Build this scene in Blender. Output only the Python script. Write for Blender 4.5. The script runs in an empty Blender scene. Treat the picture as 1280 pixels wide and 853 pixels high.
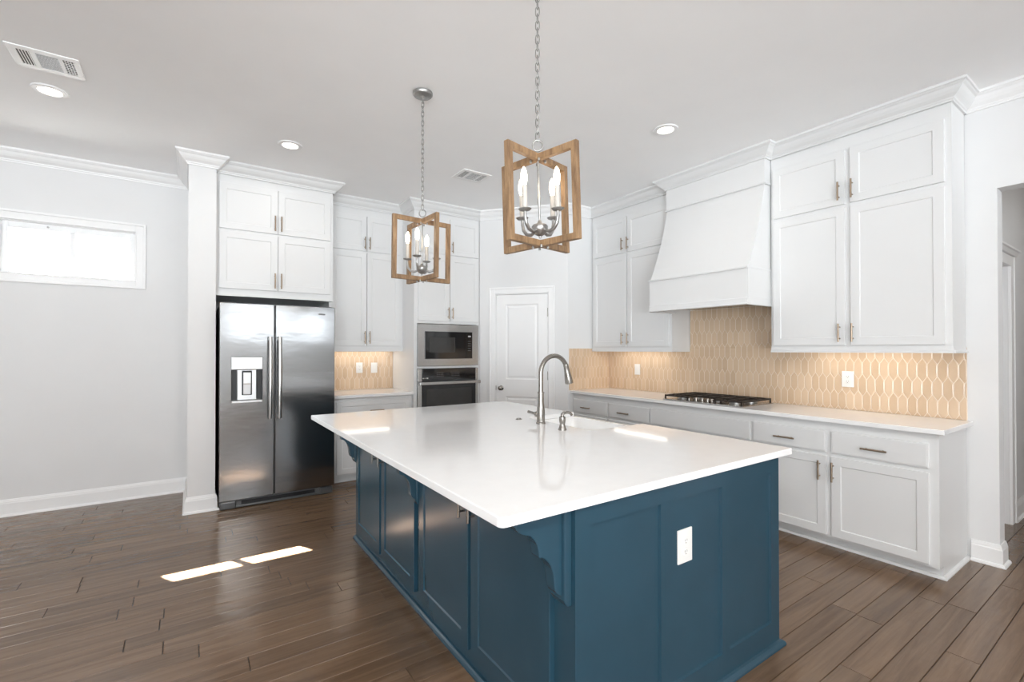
import bpy, bmesh, math, random
from mathutils import Vector, Matrix
random.seed(7)
SC = bpy.context.scene
COL = SC.collection
PI = math.pi

# ------------------------------------------------------------------ camera
CAM_H, FOC, YAW, PITCH, CY = 1.387, 586.8, 34.40, 0.4475, 432.6
cd = bpy.data.cameras.new('camera'); cam = bpy.data.objects.new('camera', cd); COL.objects.link(cam)
cd.sensor_fit = 'HORIZONTAL'; cd.sensor_width = 36.0
cd.lens = 36.0 * FOC / 1280.0
cd.shift_x = 0.0
cd.shift_y = (CY - 426.5) / 1280.0
cd.clip_start = 0.05
cam.location = (0, 0, CAM_H)
cam.rotation_euler = (math.radians(90 + PITCH), 0, -math.radians(YAW))
SC.camera = cam

# ------------------------------------------------------------------ world, sun, exposure
SC.view_settings.view_transform = 'Standard'
SC.view_settings.look = 'None'
SC.view_settings.gamma = 1.0
SC.view_settings.use_curve_mapping = False
SC.view_settings.exposure = 0.28
SC.cycles.use_denoising = True
SC.cycles.max_bounces = 14
SC.cycles.diffuse_bounces = 8
SC.cycles.glossy_bounces = 4
SC.cycles.transparent_max_bounces = 12
SC.cycles.sample_clamp_indirect = 6.0
SC.cycles.caustics_reflective = False
SC.cycles.caustics_refractive = False
SKY = 12.5
w = bpy.data.worlds.new('sky'); SC.world = w; w.use_nodes = True
bg = w.node_tree.nodes['Background']
# sky above the horizon; lower half made brighter to light the ceiling
_tc = w.node_tree.nodes.new('ShaderNodeTexCoord'); _sx = w.node_tree.nodes.new('ShaderNodeSeparateXYZ'); _rp = w.node_tree.nodes.new('ShaderNodeValToRGB')
_ma = w.node_tree.nodes.new('ShaderNodeMath'); _ma.operation = 'MULTIPLY_ADD'; _ma.inputs[1].default_value = 0.5; _ma.inputs[2].default_value = 0.5
w.node_tree.links.new(_tc.outputs['Generated'], _sx.inputs[0]); w.node_tree.links.new(_sx.outputs['Z'], _ma.inputs[0]); w.node_tree.links.new(_ma.outputs[0], _rp.inputs[0]); w.node_tree.links.new(_rp.outputs[0], bg.inputs[0])
_rp.color_ramp.elements[0].position = 0.47; _rp.color_ramp.elements[0].color = (1.36, 1.46, 1.53, 1)
_rp.color_ramp.elements[1].position = 0.53; _rp.color_ramp.elements[1].color = (0.43, 0.455, 0.475, 1)
bg.inputs[1].default_value = SKY
sd = bpy.data.lights.new('sun', 'SUN'); sun = bpy.data.objects.new('sun', sd); COL.objects.link(sun)
sd.energy = 320.0; sd.angle = math.radians(0.4); sd.color = (1.0, 0.97, 0.92)
sun.rotation_euler = Vector((1.08, -2.02, -2.045)).to_track_quat('-Z', 'Y').to_euler()

def portal(name, loc, rot, sx, sy):
    l = bpy.data.lights.new(name, 'AREA'); l.shape = 'RECTANGLE'; l.size = sx; l.size_y = sy
    l.cycles.is_portal = True
    o = bpy.data.objects.new(name, l); COL.objects.link(o); o.location = loc; o.rotation_euler = rot
# sky portals at the openings; those behind and left of the camera are added
portal('daylight_rear_a', (-2.25, -5.02, 1.34), (PI/2, 0, 0), 3.9, 2.52)
portal('daylight_rear_b', (2.1, -5.02, 2.2), (PI/2, 0, 0), 2.6, 0.8)
portal('daylight_left_a', (-4.62, -2.8, 1.14), (PI/2, 0, -PI/2), 2.2, 2.12)
portal('daylight_front', (-0.875, 5.64, 2.26), (PI/2, 0, PI), 0.85, 0.42)

# ------------------------------------------------------------------ materials
def nt(name):
    m = bpy.data.materials.new(name); m.use_nodes = True
    return m, m.node_tree, m.node_tree.nodes['Principled BSDF']
def mat(name, col, rough=0.5, metal=0.0, noise=0.0, nscale=(8, 8, 8), bump=0.0, spec=0.5, emit=None, estr=0.0, coat=0.0):
    m, t, b = nt(name)
    b.inputs['Base Color'].default_value = (*col, 1)
    b.inputs['Roughness'].default_value = rough
    b.inputs['Metallic'].default_value = metal
    b.inputs['Specular IOR Level'].default_value = spec
    b.inputs['Coat Weight'].default_value = coat
    if emit:
        b.inputs['Emission Color'].default_value = (*emit, 1); b.inputs['Emission Strength'].default_value = estr
    if noise or bump:
        tc = t.nodes.new('ShaderNodeTexCoord'); mp = t.nodes.new('ShaderNodeMapping'); nz = t.nodes.new('ShaderNodeTexNoise')
        mp.inputs['Scale'].default_value = nscale
        nz.inputs['Scale'].default_value = 1.0; nz.inputs['Detail'].default_value = 4.0
        t.links.new(tc.outputs['Object'], mp.inputs[0]); t.links.new(mp.outputs[0], nz.inputs['Vector'])
        if noise:
            r = t.nodes.new('ShaderNodeValToRGB'); t.links.new(nz.outputs[0], r.inputs[0])
            r.color_ramp.elements[0].position = 0.3; r.color_ramp.elements[1].position = 0.7
            r.color_ramp.elements[0].color = (*[c * (1 - noise) for c in col], 1)
            r.color_ramp.elements[1].color = (*[min(1, c * (1 + noise)) for c in col], 1)
            t.links.new(r.outputs[0], b.inputs['Base Color'])
        if bump:
            bp = t.nodes.new('ShaderNodeBump'); bp.inputs['Strength'].default_value = bump; bp.inputs['Distance'].default_value = 0.01
            t.links.new(nz.outputs[0], bp.inputs['Height']); t.links.new(bp.outputs[0], b.inputs['Normal'])
    return m
M = {}
M['wall'] = mat('wall_paint', (0.762, 0.764, 0.766), 0.75, noise=0.01, nscale=(3, 3, 3), bump=0.02)
M['ceiling'] = mat('ceiling_paint', (0.93, 0.935, 0.94), 0.85, noise=0.01, nscale=(3, 3, 3))
M['trim'] = mat('trim_paint', (0.86, 0.86, 0.86), 0.4, noise=0.005)
M['cab'] = mat('cabinet_paint', (0.735, 0.738, 0.738), 0.36, noise=0.006, nscale=(4, 4, 4))
M['quartz'] = mat('white_quartz', (0.88, 0.88, 0.882), 0.07, noise=0.012, nscale=(14, 14, 14))
M['blue'] = mat('island_paint', (0.021, 0.060, 0.090), 0.25, noise=0.06, nscale=(3, 3, 3))
M['steel'] = mat('brushed_steel', (0.46, 0.455, 0.45), 0.24, 1.0, noise=0.05, nscale=(3, 3, 240), bump=0.012)
M['steel_door'] = mat('stainless_door', (0.32, 0.325, 0.33), 0.16, 1.0, noise=0.04, nscale=(1.6, 1.6, 4.0), bump=0.24)
M['nickel'] = mat('brushed_nickel', (0.33, 0.31, 0.285), 0.25, 1.0, noise=0.05, nscale=(40, 40, 400))
M['pull'] = mat('bronze_pull', (0.36, 0.28, 0.21), 0.34, 1.0, noise=0.08, nscale=(60, 60, 60))
M['darkgrey'] = mat('appliance_side', (0.13, 0.132, 0.136), 0.45, noise=0.05)
M['black'] = mat('black_plastic', (0.012, 0.012, 0.013), 0.35, noise=0.05)
M['blackglass'] = mat('black_glass', (0.010, 0.010, 0.011), 0.06, noise=0.05, spec=0.6)
M['grey_plastic'] = mat('grey_plastic', (0.42, 0.42, 0.42), 0.35, noise=0.03)
M['ovenwindow'] = mat('oven_window', (0.035, 0.034, 0.033), 0.1, noise=0.05)
M['foot_grey'] = mat('foot_grey', (0.13, 0.135, 0.14), 0.3, 0.5, noise=0.03)
M['silver_panel'] = mat('silver_panel', (0.70, 0.71, 0.72), 0.3, 0.6, noise=0.03)
M['iron'] = mat('cast_iron', (0.035, 0.028, 0.024), 0.45, 0.3, noise=0.2, nscale=(90, 90, 90), bump=0.1)
M['plate'] = mat('outlet_plate', (0.78, 0.775, 0.76), 0.35, noise=0.01)
M['slot'] = mat('outlet_slot', (0.12, 0.11, 0.10), 0.5, noise=0.02)
M['fireclay'] = mat('white_fireclay', (0.88, 0.88, 0.875), 0.12, noise=0.01)
M['ant_nickel'] = mat('aged_silver', (0.38, 0.375, 0.365), 0.33, 0.9, noise=0.12, nscale=(50, 50, 50))
M['candle'] = mat('candle_sleeve', (0.52, 0.49, 0.45), 0.5, noise=0.03)
M['bulb'] = mat('bulb_glow', (1, 0.95, 0.85), 0.3, emit=(1.0, 0.84, 0.64), estr=13.0, noise=0.01)
M['lens'] = mat('lamp_lens', (1, 1, 1), 0.4, emit=(1.0, 0.90, 0.76), estr=5.0, noise=0.01)
M['led'] = mat('led_strip', (1, 1, 1), 0.4, emit=(1.0, 0.94, 0.85), estr=4.6, noise=0.01)
M['vent_dark'] = mat('vent_shade', (0.09, 0.09, 0.09), 0.7, noise=0.05)
M['grout'] = mat('grout', (0.74, 0.645, 0.53), 0.7, noise=0.04, nscale=(30, 30, 30))
M['bounce_ground'] = mat('bounce_paving', (0.62, 0.61, 0.59), 0.8, noise=0.06)
M['vinyl'] = mat('white_vinyl', (0.86, 0.87, 0.88), 0.35, noise=0.005)
M['hallwall'] = M['wall']

def wood_mat():
    m, t, b = nt('lantern_oak')
    tc = t.nodes.new('ShaderNodeTexCoord'); mp = t.nodes.new('ShaderNodeMapping'); nz = t.nodes.new('ShaderNodeTexNoise')
    mp.inputs['Scale'].default_value = (38, 38, 7)
    nz.inputs['Detail'].default_value = 6; nz.inputs['Roughness'].default_value = 0.65; nz.inputs['Scale'].default_value = 1
    r = t.nodes.new('ShaderNodeValToRGB')
    r.color_ramp.elements[0].color = (0.135, 0.075, 0.037, 1); r.color_ramp.elements[0].position = 0.32
    r.color_ramp.elements[1].color = (0.37, 0.235, 0.125, 1); r.color_ramp.elements[1].position = 0.7
    t.links.new(tc.outputs['Object'], mp.inputs[0]); t.links.new(mp.outputs[0], nz.inputs['Vector'])
    t.links.new(nz.outputs[0], r.inputs[0]); t.links.new(r.outputs[0], b.inputs['Base Color'])
    b.inputs['Roughness'].default_value = 0.55
    bp = t.nodes.new('ShaderNodeBump'); bp.inputs['Strength'].default_value = 0.2; bp.inputs['Distance'].default_value = 0.003
    t.links.new(nz.outputs[0], bp.inputs['Height']); t.links.new(bp.outputs[0], b.inputs['Normal'])
    return m
M['wood'] = wood_mat()

def floor_mat():
    m, t, b = nt('hand_scraped_oak')
    N = t.nodes.new; L = t.links.new
    tc = N('ShaderNodeTexCoord'); geo = N('ShaderNodeNewGeometry')
    mul = N('ShaderNodeVectorMath'); mul.operation = 'SCALE'
    cmb = N('ShaderNodeCombineXYZ')
    for i in range(3): L(geo.outputs['Random Per Island'], cmb.inputs[i])
    L(cmb.outputs[0], mul.inputs[0]); mul.inputs['Scale'].default_value = 53.0
    add = N('ShaderNodeVectorMath'); L(tc.outputs['Object'], add.inputs[0]); L(mul.outputs[0], add.inputs[1])
    def noise(scale, detail, rough=0.6, dist=0.0):
        mp = N('ShaderNodeMapping'); mp.inputs['Scale'].default_value = scale; L(add.outputs[0], mp.inputs[0])
        nz = N('ShaderNodeTexNoise'); nz.inputs['Scale'].default_value = 1; nz.inputs['Detail'].default_value = detail
        nz.inputs['Roughness'].default_value = rough; nz.inputs['Distortion'].default_value = dist
        L(mp.outputs[0], nz.inputs['Vector']); return nz
    g = noise((1.6, 26, 1), 7, 0.65, 0.6)
    r = N('ShaderNodeValToRGB'); L(g.outputs[0], r.inputs[0])
    r.color_ramp.elements[0].position = 0.25; r.color_ramp.elements[1].position = 0.75
    r.color_ramp.elements[0].color = (0.105, 0.063, 0.037, 1)
    r.color_ramp.elements[1].color = (0.210, 0.134, 0.081, 1)
    hv = N('ShaderNodeHueSaturation')
    mr = N('ShaderNodeMapRange'); L(geo.outputs['Random Per Island'], mr.inputs[0])
    mr.inputs[3].default_value = 0.86; mr.inputs[4].default_value = 1.15
    L(mr.outputs[0], hv.inputs['Value']); L(r.outputs[0], hv.inputs['Color']); L(hv.outputs[0], b.inputs['Base Color'])
    s = noise((9, 13, 1), 2, 0.5, 0.3)
    mr2 = N('ShaderNodeMapRange'); L(g.outputs[0], mr2.inputs[0]); mr2.inputs[3].default_value = 0.13; mr2.inputs[4].default_value = 0.22
    L(mr2.outputs[0], b.inputs['Roughness'])
    mx = N('ShaderNodeMath'); mx.operation = 'MULTIPLY_ADD'; mx.inputs[1].default_value = 0.25
    L(g.outputs[0], mx.inputs[0]); L(s.outputs[0], mx.inputs[2])
    bp = N('ShaderNodeBump'); bp.inputs['Strength'].default_value = 0.22; bp.inputs['Distance'].default_value = 0.012
    L(mx.outputs[0], bp.inputs['Height']); L(bp.outputs[0], b.inputs['Normal'])
    return m
M['floor'] = floor_mat()
M['seam'] = mat('floor_seam', (0.03, 0.018, 0.011), 0.7, noise=0.1)

def tile_mat():
    m, t, b = nt('picket_tile')
    N = t.nodes.new; L = t.links.new
    geo = N('ShaderNodeNewGeometry'); r = N('ShaderNodeValToRGB')
    L(geo.outputs['Random Per Island'], r.inputs[0])
    r.color_ramp.elements[0].color = (0.60, 0.44, 0.300, 1); r.color_ramp.elements[1].color = (0.68, 0.515, 0.365, 1)
    L(r.outputs[0], b.inputs['Base Color']); b.inputs['Roughness'].default_value = 0.16
    return m
M['tile'] = tile_mat()

def pane_mat():
    m = bpy.data.materials.new('window_glass'); m.use_nodes = True; t = m.node_tree
    t.nodes.remove(t.nodes['Principled BSDF'])
    tr = t.nodes.new('ShaderNodeBsdfTransparent'); gl = t.nodes.new('ShaderNodeBsdfGlossy'); gl.inputs['Roughness'].default_value = 0.02
    fr = t.nodes.new('ShaderNodeFresnel'); fr.inputs[0].default_value = 1.3; mx = t.nodes.new('ShaderNodeMixShader')
    t.links.new(fr.outputs[0], mx.inputs[0]); t.links.new(tr.outputs[0], mx.inputs[1]); t.links.new(gl.outputs[0], mx.inputs[2])
    t.links.new(mx.outputs[0], t.nodes['Material Output'].inputs[0])
    return m
M['glass'] = pane_mat()

# ------------------------------------------------------------------ mesh helpers
class MB:
    def __init__(s): s.bm = bmesh.new()
    def box(s, x0, x1, y0, y1, z0, z1, mtx=None):
        v = [s.bm.verts.new((x, y, z)) for x in (x0, x1) for y in (y0, y1) for z in (z0, z1)]
        for f in ((0,1,3,2),(4,6,7,5),(0,4,5,1),(2,3,7,6),(0,2,6,4),(1,5,7,3)): s.bm.faces.new([v[i] for i in f])
        if mtx:
            for q in v: q.co = mtx @ q.co
        return s
    def prism(s, pts, axis, a0, a1, mtx=None):
        def P(p, a): return {'x': (a, p[0], p[1]), 'y': (p[0], a, p[1]), 'z': (p[0], p[1], a)}[axis]
        A = [s.bm.verts.new(P(p, a0)) for p in pts]; B = [s.bm.verts.new(P(p, a1)) for p in pts]
        n = len(pts)
        s.bm.faces.new(A); s.bm.faces.new(B[::-1])
        for i in range(n): s.bm.faces.new((A[i], B[i], B[(i+1) % n], A[(i+1) % n]))
        if mtx:
            for q in A + B: q.co = mtx @ q.co
        return s
    def rings(s, rings, cap=True, closed=False):
        R = [[s.bm.verts.new(p) for p in r] for r in rings]
        n = len(R[0]); k = len(R)
        for i in range(k if closed else k - 1):
            a, b = R[i], R[(i+1) % k]
            for j in range(n): s.bm.faces.new((a[j], a[(j+1) % n], b[(j+1) % n], b[j]))
        if cap and not closed: s.bm.faces.new(R[0][::-1]); s.bm.faces.new(R[-1])
        return s
    def lathe(s, prof, o=(0,0,0), n=20, axis=(0,0,1)):
        q = Vector((0,0,1)).rotation_difference(Vector(axis)); o = Vector(o)
        rg = [[o + q @ Vector((max(r,1e-5)*math.cos(2*PI*j/n), max(r,1e-5)*math.sin(2*PI*j/n), z)) for j in range(n)] for r, z in prof]
        return s.rings(rg)
    def tube(s, path, r, n=12, closed=False):
        P = [Vector(p) for p in path]; k = len(P)
        rr = r if isinstance(r, (list, tuple)) else [r]*k
        T = []
        for i in range(k):
            a = P[(i-1) % k] if (closed or i > 0) else P[i]; b = P[(i+1) % k] if (closed or i < k-1) else P[i]
            T.append((b - a).normalized())
        up = Vector((0,0,1)) if abs(T[0].z) < 0.9 else Vector((1,0,0))
        nrm = (up - T[0]*up.dot(T[0])).normalized(); rg = []
        for i in range(k):
            if i: 
                q = T[i-1].rotation_difference(T[i]); nrm = (q @ nrm); nrm = (nrm - T[i]*nrm.dot(T[i])).normalized()
            bi = T[i].cross(nrm)
            rg.append([P[i] + rr[i]*(nrm*math.cos(2*PI*j/n) + bi*math.sin(2*PI*j/n)) for j in range(n)])
        return s.rings(rg, True, closed)
    def sweep(s, path, prof, closed=False):
        """profile (d, z) pushed along a plan path; d goes to the right-hand side of travel"""
        P = [Vector(p) for p in path]; k = len(P); nn = []
        for i in range(k-1):
            d = (P[i+1]-P[i]).normalized(); nn.append(Vector((d.y, -d.x)))
        rg = []
        for i in range(k):
            if i == 0: m = nn[0]
            elif i == k-1: m = nn[-1]
            else: m = (nn[i-1]+nn[i]) / (1 + nn[i-1].dot(nn[i]))
            rg.append([(P[i].x+m.x*d, P[i].y+m.y*d, z) for d, z in prof])
        return s.rings(rg)
    def panel(s, o, u, wv, W, H, t, st, dep=0.006, ch=0.005, st_b=None, st_t=None):
        """frame-and-panel front: o lower-left corner of the back, u along, wv outwards"""
        o, u, wv = Vector(o), Vector(u), Vector(wv); z = Vector((0,0,1))
        sb = st_b if st_b is not None else st; stp = st_t if st_t is not None else st
        def rect(i, d, b=0, tt=0): return [o+u*a+z*c+wv*d for a, c in ((i, i+b), (W-i, i+b), (W-i, H-i-tt), (i, H-i-tt))]
        e = 0.002
        rg = [rect(0, 0), rect(0, t-e), rect(e, t), rect(st, t, sb-st, stp-st), rect(st+ch, t-dep, sb-st, stp-st)]
        return s.rings(rg)
    def xform(s, m):
        for v in s.bm.verts: v.co = m @ v.co
        return s
def smooth_mesh(me, ang):
    for p in me.polygons: p.use_smooth = True
    me.set_sharp_from_angle(angle=math.radians(ang))
def wloc(o):
    v = Vector((0,0,0))
    while o: v += o.location; o = o.parent
    return v
def obj(name, mb, m, parent=None, bevel=0.0, smooth=0, kind=None, local=False):
    bmesh.ops.recalc_face_normals(mb.bm, faces=mb.bm.faces[:])
    me = bpy.data.meshes.new(name)
    o = bpy.data.objects.new(name, me); COL.objects.link(o)
    if parent:
        o.parent = parent
        if not local:
            off = wloc(parent)
            for v in mb.bm.verts: v.co -= off
    mb.bm.to_mesh(me); mb.bm.free()
    me.materials.append(M[m])
    if smooth: smooth_mesh(me, smooth)
    if bevel:
        bv = o.modifiers.new('bevel', 'BEVEL'); bv.width = bevel; bv.segments = 2; bv.limit_method = 'ANGLE'; bv.angle_limit = math.radians(40)
    if kind: o['kind'] = kind
    return o
def tag(o, label, cat, group=None, kind=None):
    o['label'] = label; o['category'] = cat
    if group: o['group'] = group
    if kind: o['kind'] = kind
    return o
def thing(name, loc, label, cat, group=None):
    o = bpy.data.objects.new(name, None); COL.objects.link(o); o.location = loc; o.empty_display_size = 0.1
    return tag(o, label, cat, group)
def struct(name, mb, m, label, cat, bevel=0.0, parent=None):
    o = obj(name, mb, m, parent, bevel)
    if not parent: tag(o, label, cat, kind='structure')
    return o
def dup(root, loc, rz, label, group=None):
    r = root.copy(); COL.objects.link(r); r.location = loc; r.rotation_euler = (0,0,rz); r['label'] = label
    if group: r['group'] = group
    for ch in list(root.children):
        c = ch.copy(); COL.objects.link(c); c.parent = r
        for g in list(ch.children):
            d = g.copy(); COL.objects.link(d); d.parent = c
    return r

def handle(parent, face, plane, spec):
    """bar pull on two posts; spec ('v', a, z0, z1) or ('h', a0, a1, z); face 'x' looks to -X, 'y' looks to -Y"""
    mb = MB(); so = 0.03; r = 0.0062
    def P(a, out, z): return (plane-out, a, z) if face == 'x' else (a, plane-out, z)
    if spec[0] == 'v':
        _, a, z0, z1 = spec; mb.tube([P(a, so, z0), P(a, so, z1)], r, 10)
        for z in (z0+0.025, z1-0.025): mb.tube([P(a, -0.001, z), P(a, so, z)], 0.005, 8)
    else:
        _, a0, a1, z = spec; mb.tube([P(a0, so, z), P(a1, so, z)], r, 10)
        for a in (a0+0.025, a1-0.025): mb.tube([P(a, -0.001, z), P(a, so, z)], 0.005, 8)
    return obj('handle', mb, 'pull', parent, smooth=40)
T = 0.02
def front(root, name, face, plane, a0, a1, z0, z1, hs=None, m='cab', st=0.056, flat=False):
    mb = MB()
    if face == 'y': o, u, wv = (a0, plane+T, z0), (1,0,0), (0,-1,0)
    else: o, u, wv = (plane+T, a0, z0), (0,1,0), (-1,0,0)
    if flat: mb.panel(o, u, wv, a1-a0, z1-z0, T, 0.006, -0.0015, 0.004)
    else: mb.panel(o, u, wv, a1-a0, z1-z0, T, st)
    d = obj(name, mb, m, root)
    if hs: handle(d, face, plane, hs)
    return d

CZ = 3.06
CROWN = [(0,2.958),(0.012,2.958),(0.014,2.968),(0.020,2.972),(0.022,2.980),(0.030,2.986),(0.044,2.996),(0.058,3.012),(0.068,3.030),(0.080,3.036),(0.084,3.042),(0.092,3.044),(0.092,CZ),(0,CZ)]
BASEP = [(0,0),(0.032,0),(0.031,0.008),(0.026,0.016),(0.017,0.02),(0.016,0.105),(0.013,0.112),(0.013,0.118),(0.008,0.130),(0.006,0.138),(0,0.138)]
SHOE = [(0,0),(0.018,0),(0.017,0.008),(0.011,0.016),(0.004,0.02),(0,0.02)]

# ------------------------------------------------------------------ the room
def wall_boxes(mb, axis, a0, a1, t0, t1, z0, z1, holes):
    """wall along x ('x') or y ('y') from a0 to a1, thickness t0..t1, with rectangular holes (h0,h1,hz0,hz1)"""
    def B(p, q, c, d):
        if q-p < 1e-6 or d-c < 1e-6: return
        if axis == 'x': mb.box(p, q, t0, t1, c, d)
        else: mb.box(t0, t1, p, q, c, d)
    cur = a0
    for h0, h1, c, d in sorted(holes):
        B(cur, h0, z0, z1); B(h0, h1, z0, c); B(h0, h1, d, z1); cur = h1
    B(cur, a1, z0, z1)
    return mb

# floor: planks along x, each an island of the one floor mesh
mb = MB(); y = -5.0; PW = 0.118
while y < 5.7:
    x = -4.6 - random.random()*1.2
    while x < 7.5:
        l = random.uniform(0.55, 1.55)
        x0, x1, y0, y1 = x, x+l, y, y+PW
        e = 0.0026; d = -0.005
        lo = [(x0+.0004,y0+.0004,d),(x1-.0004,y0+.0004,d),(x1-.0004,y1-.0004,d),(x0+.0004,y1-.0004,d)]
        hi = [(x0+e,y0+e,0),(x1-e,y0+e,0),(x1-e,y1-e,0),(x0+e,y1-e,0)]
        a = [mb.bm.verts.new(p) for p in lo]; b = [mb.bm.verts.new(p) for p in hi]
        mb.bm.faces.new(b)
        for i in range(4): mb.bm.faces.new((a[i], a[(i+1)%4], b[(i+1)%4], b[i]))
        x += l
    y += PW
fl = obj('floor', mb, 'floor'); tag(fl, 'brown hand scraped wood plank floor under the whole kitchen', 'floor', kind='structure')
sub = MB().box(-4.75, 7.6, -5.15, 5.76, -0.08, -0.0035)
obj('subfloor', sub, 'seam', fl)
struct('ceiling', MB().box(-4.75, 7.6, -5.15, 5.76, CZ, CZ+0.12), 'ceiling', 'flat pale grey ceiling above the whole kitchen', 'ceiling')

WX0, WX1, WZ0, WZ1 = -1.32, -0.43, 2.035, 2.482
struct('wall_back', wall_boxes(MB(), 'x', -4.75, 4.40, 5.61, 5.76, 0, CZ, [(WX0, WX1, WZ0, WZ1)]), 'wall', 'white wall with the small high window, behind the refrigerator', 'wall')
struct('wall_right', wall_boxes(MB(), 'y', -5.0, 5.61, 4.27, 4.40, 0, CZ, [(-0.55, 0.721, 0, 2.425)]), 'wall', 'white wall behind the cooktop with a cased opening to the hall', 'wall')
struct('wall_left', wall_boxes(MB(), 'y', -5.0, 5.61, -4.75, -4.6, 0, CZ, [(-3.9, -1.7, 0.08, 2.2)]), 'wall', 'white wall to the left of the camera with an added glazed door', 'wall')
struct('wall_rear', wall_boxes(MB(), 'x', -4.75, 4.40, -5.15, -5.0, 0, CZ, [(-4.2, -0.3, 0.08, 2.6), (0.8, 3.4, 1.8, 2.6)]), 'wall', 'white wall behind the camera with added glazing', 'wall')
# the stub wall (column) beside the refrigerator
struct('wall_partition', MB().box(-0.02, 0.18, 4.82, 5.61, 0, CZ), 'wall', 'narrow white stub wall left of the refrigerator', 'wall')
# pantry corner: diagonal wall with door, then a short return
A = Vector((2.9055, 4.944)); B = Vector((3.60, 4.11)); tv = (B-A).normalized(); nv = Vector((tv.y, -tv.x))
DM = Matrix(((tv.x, nv.x, 0, A.x), (tv.y, nv.y, 0, A.y), (0, 0, 1, 0), (0, 0, 0, 1)))   # local (s along wall, d into room, z)
DL = (B-A).length
D0, D1, DT = 0.211, 0.846, 2.047
mb = MB()
mb.box(0, D0-0.012, -0.11, 0, 0, CZ, DM); mb.box(D1+0.012, DL, -0.11, 0, 0, CZ, DM); mb.box(D0-0.012, D1+0.012, -0.11, 0, DT+0.012, CZ, DM)
mb.box(3.60, 4.27, 4.11, 4.21, 0, CZ)
struct('wall_pantry', mb, 'wall', 'white diagonal corner wall around the pantry door and its short return', 'wall')
# hall beyond the opening
struct('wall_hall', wall_boxes(MB(), 'x', 4.40, 7.5, 0.85, 0.97, 0, CZ, [(4.62, 5.36, 0, 2.05)]), 'wall', 'grey looking hall wall seen through the opening at far right', 'wall')
struct('wall_hall_far', MB().box(7.5, 7.6, -1.6, 0.97, 0, CZ).box(4.40, 7.5, -1.6, -1.5, 0, CZ), 'wall', 'end of the hall beyond the opening', 'wall')

# window in the back wall
def window_frame(name, axis, a0, a1, t0, t1, z0, z1, muntins, label, fw=0.045, rails=0):
    mb = MB()
    def Bx(p, q, c, d, s0=t0, s1=t1): mb.box(p, q, s0, s1, c, d) if axis == 'x' else mb.box(s0, s1, p, q, c, d)
    Bx(a0, a0+fw, z0, z1); Bx(a1-fw, a1, z0, z1); Bx(a0+fw, a1-fw, z0, z0+fw*0.7); Bx(a0+fw, a1-fw, z1-fw*1.25, z1)
    for m_ in muntins: Bx(m_-0.018, m_+0.018, z0+fw*0.7, z1-fw*1.25)
    zz = [z0+fw*0.7] + [z0+(z1-z0)*(i+1)/(rails+1) for i in range(rails)] + [z1-fw*1.25]
    for z in zz[1:-1]: Bx(a0+fw, a1-fw, z-0.015, z+0.015)
    o = obj(name, mb, 'vinyl', bevel=0.004); tag(o, label, 'window', kind='structure')
    tm = (t0+t1)/2
    es = [a0+fw] + list(muntins) + [a1-fw]
    for i in range(len(es)-1):
        p = MB(); q0 = es[i] + (0.018 if i else 0); q1 = es[i+1] - (0.018 if i < len(es)-2 else 0)
        if axis == 'x': p.box(q0, q1, tm-0.002, tm+0.002, zz[0], zz[-1])
        else: p.box(tm-0.002, tm+0.002, q0, q1, zz[0], zz[-1])
        obj('pane', p, 'glass', o)
    return o
w1 = window_frame('window_1', 'x', WX0, WX1, 5.665, 5.715, WZ0, WZ1, [-0.875], 'small high two-pane window in a white picture-frame casing', 0.045)
# picture-frame casing with an outer band
def ring(mb, a0, a1, z0, z1, wd, p0, p1):
    mb.box(a0-wd, a0, p0, p1, z0-wd, z1+wd); mb.box(a1, a1+wd, p0, p1, z0-wd, z1+wd)
    mb.box(a0, a1, p0, p1, z0-wd, z0); mb.box(a0, a1, p0, p1, z1, z1+wd)
mb = MB(); ring(mb, WX0, WX1, WZ0, WZ1, 0.060, 5.596, 5.61)
ring(mb, WX0-0.060, WX1+0.060, WZ0-0.060, WZ1+0.060, 0.020, 5.588, 5.61); ring(mb, WX0, WX1, WZ0, WZ1, 0.010, 5.592, 5.61)
obj('casing', mb, 'trim', w1, bevel=0.003)
mb = MB(); mb.box(WX0, WX0+0.006, 5.61, 5.665, WZ0, WZ1); mb.box(WX1-0.006, WX1, 5.61, 5.665, WZ0, WZ1); mb.box(WX0, WX1, 5.61, 5.665, WZ0, WZ0+0.006); mb.box(WX0, WX1, 5.61, 5.665, WZ1-0.006, WZ1)
obj('jamb', mb, 'trim', w1)
obj('latch', MB().lathe([(0.008,0),(0.008,0.012),(0.004,0.014)], (-1.03, 5.665, WZ1-0.028), 10, (0,-1,0)), 'grey_plastic', w1)
window_frame('added_window_2', 'x', -4.2, -0.3, -5.11, -5.04, 0.08, 2.6, [-3.225, -2.25, -1.275], 'wide unseen glazed doors added behind the camera for daylight', 0.06, 1)  # unseen glazing added down to the floor so low daylight gets in
window_frame('added_window_3', 'x', 0.8, 3.4, -5.11, -5.04, 1.8, 2.6, [1.667, 2.533], 'unseen high window row added behind the camera for the refrigerator reflection', 0.06)  # added so the refrigerator steel mirrors a bright upper band
window_frame('added_window_4', 'y', -3.9, -1.7, -4.71, -4.64, 0.08, 2.2, [-2.8], 'unseen glazed door added in the left wall for side daylight', 0.06, 1)  # unseen side glazing added to balance daylight on the cooktop wall
o = obj('trim_eave', MB().box(-4.9, 4.5, 5.76, 6.28, 2.84, 3.0), 'trim'); tag(o, 'roof eave outside above the small window', 'eave', kind='structure')

gd = obj('ground', MB().box(-12, 12, 5.78, 26, -0.25, -0.10), 'bounce_ground'); tag(gd, 'unseen pale paving outside the small window, added to bounce sun indoors', 'paving', kind='structure')  # added reflector: sends sunlight up through the window onto the ceiling
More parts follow.
